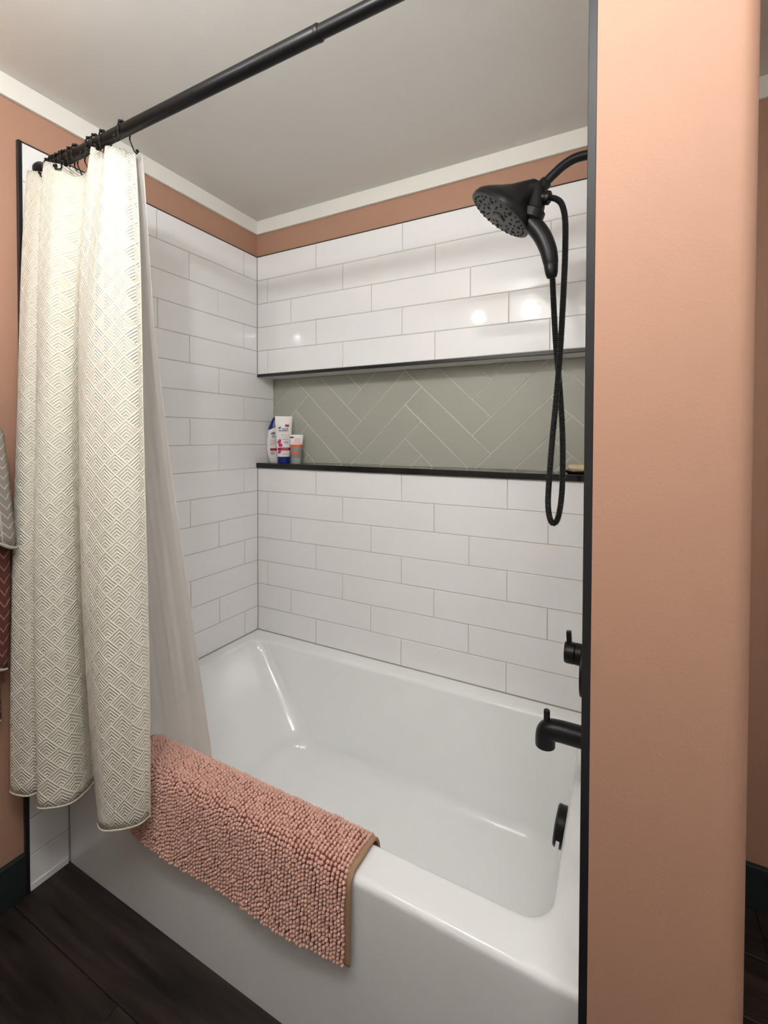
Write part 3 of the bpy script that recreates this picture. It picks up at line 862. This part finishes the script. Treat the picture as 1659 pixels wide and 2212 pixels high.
# ------------------------------------------------------------------ bath mat over the tub edge
def bath_mat():
    X0, X1 = 0.275, 1.000
    org = Vector(((X0 + X1) / 2, -0.74, RIM)); t = empty('bath_mat', org)
    # cross-section, outside foot to inside foot (y, z)
    sec = [(-0.778, RIM - 0.166), (-0.776, RIM - 0.12), (-0.7735, RIM - 0.06), (-0.7715, RIM - 0.020), (-0.768, RIM - 0.004), (-0.757, RIM + 0.0045), (-0.735, RIM + 0.0045), (-0.710, RIM + 0.0045),
           (-0.690, RIM + 0.0042), (-0.676, RIM - 0.001), (-0.668, RIM - 0.014), (-0.663, RIM - 0.032), (-0.658, RIM - 0.055)]
    S = resample(catmull([(0, a, b) for a, b in sec], 10), 0.004)
    n = len(S); nx = 60
    def nrm(i):
        d = (S[min(i + 1, n - 1)] - S[max(i - 1, 0)]).normalized(); return Vector((0, -d.z, d.y))
    def foot(x, i):
        # the hanging foot waves a little
        k_ = max(0.0, 1 - i / (n * 0.30)); return Vector((0, -0.004 * k_ * math.sin(x * 17), -0.010 * k_ * math.sin((x - 0.27) / 0.73 * PI)))
    v = []; f = []
    for off in (0.0, 0.004):
        for i in range(n):
            for j in range(nx + 1):
                x = X0 + (X1 - X0) * j / nx; p = Vector((x, S[i].y, S[i].z)) + nrm(i) * (off - 0.0015) + foot(x, i); v.append(p - org)
    m_ = n * (nx + 1)
    for i in range(n - 1):
        for j in range(nx):
            a = i * (nx + 1) + j; b = a + 1; c = a + nx + 1; d = c + 1
            f.append((a, c, d, b)); f.append((m_ + a, m_ + b, m_ + d, m_ + c))
    for i in range(n - 1):
        for j in (0, nx):
            a = i * (nx + 1) + j; c = a + nx + 1; f.append((a, c, m_ + c, m_ + a))
    for j in range(nx):
        for i in (0, n - 1):
            a = i * (nx + 1) + j; f.append((a, a + 1, m_ + a + 1, m_ + a))
    me = pymesh('backing', v, f); fixn(me)
    o = link('backing', me, MT['backing'], t, smooth=True)
    # folded tape along both ends
    for xe in (X0, X1):
        P = []; q = 1 if xe == X1 else -1
        vv = []; ff = []
        for i in range(n):
            for dx, dn in ((-0.012 * q, 0.0058), (0.0015 * q, 0.0058), (0.003 * q, 0.002), (0.0015 * q, -0.0010)):
                vv.append(Vector((xe + dx, S[i].y, S[i].z)) + nrm(i) * dn + foot(xe, i) - org)
        for i in range(n - 1):
            for k_ in range(3): a = i * 4 + k_; ff.append((a, a + 1, a + 5, a + 4))
        me = pymesh('binding_tape', vv, ff)
        o = link('binding_tape', me, MT['binding'], t, smooth=True); fixn(me)
        sd = o.modifiers.new('thick', 'SOLIDIFY'); sd.thickness = 0.0012
    # chenille bobbles
    bm = bmesh.new(); bmesh.ops.create_icosphere(bm, subdivisions=2, radius=1.0)
    iv = [x.co.copy() for x in bm.verts]; fi = [tuple(q.index for q in x.verts) for x in bm.faces]; bm.free()
    pv = []; pf = []
    SS = resample([S[i] + nrm(i) * 0.0062 for i in range(n)], 0.0083); m2 = len(SS)
    cols = int((X1 - X0 - 0.016) / 0.0088); rnd = random.Random(3)
    for j in range(cols):
        wob = rnd.uniform(-0.003, 0.003)
        for i in range(m2):
            x = X0 + 0.008 + (X1 - X0 - 0.016) * (j + 0.5) / cols + rnd.gauss(0, 0.0006) + 0.0012 * math.sin(i * 0.5 + j * 0.7)
            d = (SS[min(i + 1, m2 - 1)] - SS[max(i - 1, 0)]).normalized(); nn = Vector((0, -d.z, d.y))
            k_ = i / (m2 - 1) * (n - 1)
            p = Vector((x, SS[i].y, SS[i].z)) + d * (wob + rnd.gauss(0, 0.0006)) + nn * rnd.gauss(0, 0.0006) + foot(x, k_) - org
            ra, rb, rc = 0.0037 * rnd.uniform(.88, 1.1), 0.0043 * rnd.uniform(.88, 1.1), 0.0050 * rnd.uniform(.85, 1.12)
            b0 = len(pv)
            for q in iv: pv.append(p + Vector((1, 0, 0)) * (q.x * ra) + d * (q.y * rb) + nn * (q.z * rc))
            for q in fi: pf.append((q[0] + b0, q[1] + b0, q[2] + b0))
    me = pymesh('chenille_pile', pv, pf)
    o = link('chenille_pile', me, MT['chenille'], t, smooth=True); o['kind'] = 'stuff'
    tag(t, 'dusty pink chenille bath mat with tan binding draped over the tub edge', 'bath mat')
bath_mat()

# ------------------------------------------------------------------ things on the shelf
def text_me(body, size, italic=0.0, bold=0.0):
    cu = bpy.data.curves.new('t', 'FONT'); cu.body = body; cu.size = size; cu.align_x = 'LEFT'; cu.shear = italic; cu.offset = bold
    cu.resolution_u = 2
    o = bpy.data.objects.new('t', cu); COL.objects.link(o)
    dg = bpy.context.evaluated_depsgraph_get(); me = bpy.data.meshes.new_from_object(o.evaluated_get(dg))
    bpy.data.objects.remove(o, do_unlink=True); bpy.data.curves.remove(cu)
    return me

def on_front(me, x, z, front):
    """lay a flat XY mesh on a curved front: front(x, z) -> y"""
    for v in me.vertices:
        X, Z = v.co.x + x, v.co.y + z
        v.co = Vector((X, front(X, Z) - 0.0011, Z))
    return me

def rect_me(x0, x1, z0, z1, front, n=20):
    v = []; f = []
    for j in range(2):
        for i in range(n + 1):
            x = x0 + (x1 - x0) * i / n; z = (z0, z1)[j]; v.append((x, front(x, z) - 0.0008, z))
    for i in range(n): f.append((i, i + 1, n + 2 + i, n + 1 + i))
    return pymesh('band', v, f)

def disc_me(cx, cz, rx, rz, front, rot=0.0, n=18, inner=0.0):
    v = []; f = []
    if inner:
        for i in range(n):
            t = 2 * PI * i / n
            for k_ in (1, inner):
                a, b = rx * k_ * math.cos(t), rz * k_ * math.sin(t); x = cx + a * math.cos(rot) - b * math.sin(rot); z = cz + a * math.sin(rot) + b * math.cos(rot)
                v.append((x, front(x, z) - 0.0010, z))
        for i in range(n): j = (i + 1) % n; f.append((2 * i, 2 * j, 2 * j + 1, 2 * i + 1))
    else:
        for i in range(n):
            t = 2 * PI * i / n; a, b = rx * math.cos(t), rz * math.sin(t)
            x = cx + a * math.cos(rot) - b * math.sin(rot); z = cz + a * math.sin(rot) + b * math.cos(rot)
            v.append((x, front(x, z) - 0.0010, z))
        f.append(tuple(range(n)))
    return pymesh('mark', v, f)

def loft_me(name, secs, n=32, p=2.6, cap=True):
    """secs: (z, cx, half width, half depth); superellipse sections"""
    v = []; f = []
    for z, cx, a, b in secs:
        for i in range(n):
            t = 2 * PI * i / n; c, s = math.cos(t), math.sin(t)
            v.append((cx + a * math.copysign(abs(c) ** (2 / p), c), b * math.copysign(abs(s) ** (2 / p), s), z))
    for k_ in range(len(secs) - 1):
        for i in range(n):
            j = (i + 1) % n; f.append((k_ * n + i, k_ * n + j, (k_ + 1) * n + j, (k_ + 1) * n + i))
    if cap: f.append(tuple(reversed(range(n)))); m_ = (len(secs) - 1) * n; f.append(tuple(range(m_, m_ + n)))
    me = pymesh(name, v, f); fixn(me); return me

def sec_at(secs, z):
    for k_ in range(len(secs) - 1):
        a, b = secs[k_], secs[k_ + 1]
        if a[0] <= z <= b[0] and b[0] > a[0]:
            t = (z - a[0]) / (b[0] - a[0]); return [a[q] + (b[q] - a[q]) * t for q in range(4)]
    return secs[-1] if z > secs[-1][0] else secs[0]

def front_of(secs, p):
    def fr(x, z):
        _, cx, a, b = sec_at(secs, z); u_ = min(0.985, abs((x - cx) / a)); return -b * (1 - u_ ** p) ** (1 / p)
    return fr

def shampoo():
    S = [(0.0, 0.002, 0.026, 0.015), (0.004, 0.002, 0.0285, 0.018), (0.03, 0.0, 0.0335, 0.020), (0.06, -0.001, 0.0360, 0.0205), (0.09, -0.001, 0.0365, 0.0205), (0.12, 0.0, 0.0350, 0.020), (0.145, 0.001, 0.0325, 0.019), (0.158, 0.002, 0.0305, 0.018)]
    t = empty('shampoo_bottle', (0.038, 0.071, SHELF_TOP)); t.rotation_euler = (0, 0, math.radians(44))
    # slanted shoulder between white body and blue cap
    top = [(z, cx, a, b) for z, cx, a, b in S]
    full = top + [(0.172, 0.004, 0.0275, 0.0165), (0.188, 0.007, 0.0235, 0.0145), (0.199, 0.009, 0.0205, 0.0125), (0.203, 0.010, 0.0175, 0.010)]
    def slant(me, keep_low):
        bm = bmesh.new(); bm.from_mesh(me)
        geom = bm.verts[:] + bm.edges[:] + bm.faces[:]
        bmesh.ops.bisect_plane(bm, geom=geom, plane_co=(0, 0, 0.158), plane_no=(-0.42, 0, 1), clear_outer=keep_low, clear_inner=not keep_low)
        bmesh.ops.holes_fill(bm, edges=[e for e in bm.edges if e.is_boundary], sides=0)
        bmesh.ops.recalc_face_normals(bm, faces=bm.faces); bm.to_mesh(me); bm.free(); return me
    auto_smooth(link('bottle_body', slant(loft_me('bottle_body', full), True), MT['white_plastic'], t), 40)
    cap = auto_smooth(link('flip_cap', slant(loft_me('flip_cap', full), False), MT['blue_plastic'], t), 40); cap['label'] = 'slanted blue flip cap'
    fr = front_of(full, 2.6)
    link('emblem', disc_me(-0.010, 0.131, 0.0088, 0.0058, fr, 0.35, inner=0.55), MT['ink_blue'], t)
    link('emblem', disc_me(-0.0095, 0.1310, 0.0030, 0.0020, fr, 0.9), MT['ink_blue'], t)
    link('lettering', on_front(text_me('head &', 0.0125, 0.25, 0.0003), 0.0000, 0.124, fr), MT['ink_blue'], t)
    link('lettering', on_front(text_me('shoulders', 0.0125, 0.25, 0.0003), -0.0165, 0.1135, fr), MT['ink_blue'], t)
    link('rule', rect_me(-0.018, 0.026, 0.1075, 0.1085, fr), MT['ink_grey'], t)
    link('lettering', on_front(text_me('SMOOTH', 0.0105), -0.0235, 0.094, fr), MT['ink_tan'], t)
    link('lettering', on_front(text_me('& SILKY', 0.0105), -0.0235, 0.085, fr), MT['ink_tan'], t)
    link('rule', rect_me(-0.023, -0.006, 0.0800, 0.0815, fr), MT['ink_red'], t)
    link('band', rect_me(-0.0225, 0.030, 0.0525, 0.0640, fr), MT['ink_red'], t)
    link('seal', disc_me(-0.0120, 0.0415, 0.0075, 0.0075, fr, inner=0.72), MT['ink_grey'], t)
    link('seal_band', rect_me(-0.020, -0.0045, 0.0395, 0.0435, fr), MT['ink_grey'], t)
    tag(t, 'white bottle with a slanted blue cap standing behind the tall tube', 'bottle')

def conditioner():
    S = [(0.0, 0, 0.0245, 0.0180), (0.003, 0, 0.0255, 0.0190), (0.028, 0, 0.0262, 0.0190), (0.0285, 0, 0.0262, 0.0190)]
    B = [(0.0285, 0, 0.0268, 0.0190), (0.033, 0, 0.0275, 0.0190), (0.08, 0, 0.0305, 0.0160), (0.13, 0, 0.0335, 0.0115), (0.17, 0, 0.0355, 0.0065), (0.193, 0, 0.0365, 0.0022), (0.2055, 0, 0.0370, 0.0012)]
    t = empty('conditioner_tube', (0.120, 0.034, SHELF_TOP)); t.rotation_euler = (0, 0, math.radians(42))
    c = auto_smooth(link('screw_cap', loft_me('screw_cap', S, p=2.2), MT['blue_plastic'], t), 40); c['label'] = 'blue cap the tube stands on'
    auto_smooth(link('tube_body', loft_me('tube_body', B, 40, 2.0), MT['white_plastic'], t), 40)
    fr = front_of(B, 2.0)
    link('badge', rect_me(0.0060, 0.0225, 0.1595, 0.1695, fr), MT['ink_red'], t)
    link('emblem', disc_me(-0.0170, 0.1545, 0.0066, 0.0046, fr, 0.5, inner=0.5), MT['ink_blue'], t)
    link('emblem', disc_me(-0.0168, 0.1545, 0.0023, 0.0015, fr, 0.9), MT['ink_blue'], t)
    link('lettering', on_front(text_me('head &', 0.0095, 0.25, 0.0002), -0.0085, 0.1480, fr), MT['ink_blue'], t)
    link('lettering', on_front(text_me('shoulders', 0.0105, 0.25, 0.0003), -0.0220, 0.1395, fr), MT['ink_blue'], t)
    link('rule', rect_me(-0.021, 0.013, 0.1345, 0.1352, fr), MT['ink_grey'], t)
    link('lettering', on_front(text_me('SMOOTH', 0.0085), -0.0090, 0.1200, fr), MT['ink_tan'], t)
    link('lettering', on_front(text_me('& SILKY', 0.0085), -0.0070, 0.1115, fr), MT['ink_tan'], t)
    link('rule', rect_me(-0.006, 0.0185, 0.1045, 0.1062, fr), MT['ink_red'], t)
    link('seal', disc_me(0.0105, 0.0915, 0.0078, 0.0078, fr, inner=0.75), MT['ink_grey'], t)
    link('seal_band', rect_me(0.002, 0.019, 0.0900, 0.0930, fr), MT['ink_grey'], t)
    link('band', rect_me(-0.0255, 0.0287, 0.0560, 0.0680, fr), MT['ink_red'], t)
    link('lettering', on_front(text_me('CONDITIONER', 0.0042), -0.0080, 0.0605, fr), MT['ink_white'], t)
    for px, pz, a, b, ro in ((-0.019, 0.0930, 0.0085, 0.0070, 0.5), (-0.014, 0.0790, 0.0090, 0.0080, -0.4), (-0.018, 0.0490, 0.0080, 0.0060, 0.8), (-0.016, 0.1005, 0.0055, 0.0045, 0)):
        link('petal', disc_me(px, pz, a, b, lambda x, z: fr(x, z) - 0.0003, ro), MT['ink_pink'], t)
    link('lettering', on_front(text_me('smooth hair', 0.0042), -0.0050, 0.0425, fr), MT['ink_tan'], t)
    link('rule', rect_me(-0.005, 0.016, 0.0375, 0.0395, fr), MT['ink_tan'], t)
    tag(t, 'tall white squeeze tube with crimson band and blue cap, in front of the bottle', 'tube')

def face_tube():
    S = [(0.0, 0, 0.0195, 0.0150), (0.003, 0, 0.0210, 0.0160), (0.022, 0, 0.0222, 0.0165), (0.0232, 0, 0.0218, 0.0162)]
    B = [(0.0232, 0, 0.0222, 0.0155), (0.028, 0, 0.0228, 0.0155), (0.06, 0, 0.0252, 0.0120), (0.09, 0, 0.0272, 0.0075), (0.115, 0, 0.0288, 0.0030), (0.1245, 0, 0.0293, 0.0013)]
    t = empty('face_cream_tube', (0.176, 0.052, SHELF_TOP)); t.rotation_euler = (0, 0, math.radians(40))
    auto_smooth(link('cap', loft_me('cap', S, p=2.2), MT['grey_plastic'], t), 40)
    lo = [s for s in B if s[0] < 0.08] + [tuple(sec_at(B, 0.0775))]
    hi = [tuple(sec_at(B, 0.0775))] + [s for s in B if s[0] > 0.08]
    auto_smooth(link('tube_body', loft_me('tube_body', lo, 36, 2.0), MT['grey_tube'], t), 40)
    auto_smooth(link('tube_top', loft_me('tube_top', hi, 36, 2.0), MT['white_plastic'], t), 40)
    fr = front_of(B, 2.0)
    link('band', rect_me(-0.0255, 0.0255, 0.0720, 0.0815, fr), MT['ink_orange'], t)
    link('band', rect_me(-0.0215, 0.0100, 0.0405, 0.0515, fr), MT['ink_orange'], t)
    link('hang_mark', disc_me(-0.0190, 0.1130, 0.0090, 0.0035, fr), MT['ink_black'], t)
    for i, s in enumerate(('Adult', 'Acne', 'Control')):
        link('lettering', on_front(text_me(s, 0.0105, 0.1), (-0.0075, -0.0080, -0.0150)[i], 0.1035 - i * 0.0088, fr), MT['ink_orange'], t)
    tag(t, 'small white and grey squeeze tube with two orange bands', 'tube')
shampoo(); conditioner(); face_tube()

def soap_set():
    d = auto_smooth(link('soap_dish', loft_me('soap_dish', [(0.0, 0, 0.034, 0.024), (0.004, 0, 0.040, 0.029), (0.010, 0, 0.046, 0.033), (0.0115, 0, 0.0455, 0.0325), (0.008, 0, 0.040, 0.028)], 40, 3.0), MT['olive']), 40)
    d.location = (1.335, 0.028, SHELF_TOP)
    tag(d, 'low olive dish at the right end of the black shelf', 'dish')
    S = [(0.0, 0, 0.030, 0.019), (0.003, 0, 0.034, 0.023), (0.011, 0, 0.036, 0.025), (0.018, 0, 0.033, 0.022), (0.022, 0, 0.024, 0.014), (0.023, 0, 0.012, 0.007)]
    s = auto_smooth(link('soap_bar', loft_me('soap_bar', S, 36, 2.8), MT['soap']), 60)
    s.location = (1.335, 0.028, SHELF_TOP + 0.0088)
    tag(s, 'cream swirled soap bar resting in the olive dish', 'soap')
soap_set()

# ------------------------------------------------------------------ towels on the left wall
def make_towel(name, label, cat, hook, secs, mm, hem, x_in):
    """secs: list of (z, y_right, y_left, x_out, ripple); x_in is where its near edge leaves the wall"""
    org = Vector((0.0, hook[1], hook[2])); t = empty(name, org); rows = []
    nC = 48
    for i in range(len(secs) * 10 - 9):
        k_ = min(i // 10, len(secs) - 2); u = (i - k_ * 10) / 10
        a = [secs[k_][q] + (secs[k_ + 1][q] - secs[k_][q]) * u for q in range(5)]
        z, yr, yl, xo, rp = a; out = []
        for j in range(nC + 1):
            s = j / nC; y = yr + (yl - yr) * s
            x = x_in + (xo - x_in) * (math.sin(PI * (0.08 + 0.92 * min(1, s * 1.6)) * 0.5)) + rp * math.sin(s * 4.5 * PI + 0.6)
            zz_ = z - 0.035 * math.exp(-(s / 0.10) ** 2) * (1 if i > 8 else 0)
            out.append(Vector((max(0.008, x), y, zz_)) - org)
        rows.append(out)
    o = link('terry', cloth_mesh('terry', rows), mm, t)
    sd = o.modifiers.new('thick', 'SOLIDIFY'); sd.thickness = 0.006; sd.offset = 0
    auto_smooth(link('hem', tube_me('hem', rows[-1], 0.0042, 8), hem, t), 60)
    tag(t, label, cat)
HK = (0.0, -1.16, zz(-0.33))
make_towel('towel', 'pale grey patterned towel hanging over the mauve towel at the left edge', 'towel', HK,
           [(zz(-0.33), -1.13, -1.19, 0.090, 0.002), (zz(-0.5), -1.045, -1.25, 0.115, 0.005), (zz(-0.755), -0.937, -1.32, 0.125, 0.006), (zz(-1.045), -0.913, -1.36, 0.130, 0.006)],
           MT['towel_grey'], MT['towel_hem'], 0.056)
make_towel('towel', 'mauve patterned towel hanging below the pale grey one', 'towel', HK,
           [(zz(-0.34), -1.135, -1.185, 0.060, 0.001), (zz(-0.6), -1.0, -1.27, 0.078, 0.003), (zz(-1.05), -0.918, -1.33, 0.084, 0.003), (zz(-1.20), -0.917, -1.34, 0.085, 0.003), (zz(-1.36), -0.925, -1.34, 0.085, 0.003)],
           MT['towel_mauve'], MT['towel_hem'], 0.034)
make_towel('towel', 'longest mauve towel, its pale hem showing lowest on the peach wall', 'towel', HK,
           [(zz(-0.35), -1.14, -1.18, 0.030, 0.0005), (zz(-0.7), -1.0, -1.27, 0.040, 0.001), (zz(-1.3), -0.932, -1.30, 0.042, 0.0015), (zz(-1.50), -0.930, -1.31, 0.042, 0.0015)],
           MT['towel_mauve'], MT['towel_hem'], 0.014)
hk = empty('towel_hook', (-T, HK[1], zz(-0.31)))
auto_smooth(link('hook_plate', lathe_me('hook_plate', [(0.022, 0), (0.022, 0.006), (0.014, 0.008)], (0, 0, 0), (1, 0, 0), 28), MT['black_metal'], hk), 40)
auto_smooth(link('hook_arm', tube_me('hook_arm', catmull([(0.005, 0, 0), (0.035, 0, -0.006), (0.075, 0, -0.010), (0.100, 0, 0.012), (0.102, 0, 0.03)], 6), 0.005, 12), MT['black_metal'], hk), 50)
tag(hk, 'black wall hook carrying the towels on the left wall', 'hook')

# ------------------------------------------------------------------ vanity light behind the camera's shoulder
def vanity_light():
    LX = (0.582, 0.916); ly, lz = -1.38, zz(0.003)
    t = empty('vanity_light', (0.749, Y_FRONT, lz - 0.05))
    b = t.location
    me = box_me('back_plate', -0.25, 0.25, 0.0, 0.02, -0.035, 0.035, 0.004)
    link('back_plate', me, MT['brass'], t)
    arm = tube_me('arm', catmull([(0, 0.015, 0), (0, 0.10, 0.0), (0, 0.19, -0.015), (0, 0.22, 0.0)], 8), 0.007, 14)
    cup = lathe_me('lamp_holder', [(0.012, 0), (0.020, 0.004), (0.020, 0.030), (0.016, 0.036)], (0, 0.22, -0.012), (0, 0, 1), 28)
    globe = lathe_me('globe', [(0.027 * math.sin(max(0.02, PI * i / 16)), 0.05 - 0.027 * math.cos(PI * i / 16)) for i in range(17)], (0, 0.22, 0.0), (0, 0, 1), 28)
    for q, x in enumerate(LX):
        for me_, m_, nm in ((arm, MT['brass'], 'arm'), (cup, MT['brass'], 'lamp_holder'), (globe.copy(), MT['bulb'][q], 'globe')):
            o = link(nm, me_, m_, t); o.location = (x - b.x, 0, 0); auto_smooth(o, 40)
    tag(t, 'black vanity light with two lit globes on the wall behind', 'wall light')
vanity_light()

def fill_light():
    t = empty('fill_light', (1.60, -1.43, CEIL))  # unseen fill lamp, added to brighten the partition, apron, mat and curtain
    auto_smooth(link('base_ring', lathe_me('base_ring', [(0.150, 0.0), (0.152, 0.004), (0.152, 0.022), (0.146, 0.026)], (0, 0, 0), (0, 0, -1), 48), MT['brass'], t), 40)
    R = 0.14
    auto_smooth(link('diffuser', lathe_me('diffuser', [(R * math.cos(PI / 2 * i / 10) + 0.001, 0.026 + 0.05 * math.sin(PI / 2 * i / 10)) for i in range(11)], (0, 0, 0), (0, 0, -1), 48), MT['dome'], t), 60)
    tag(t, 'added fill lamp out of view, a glowing white dome overhead', 'fill light')
fill_light()
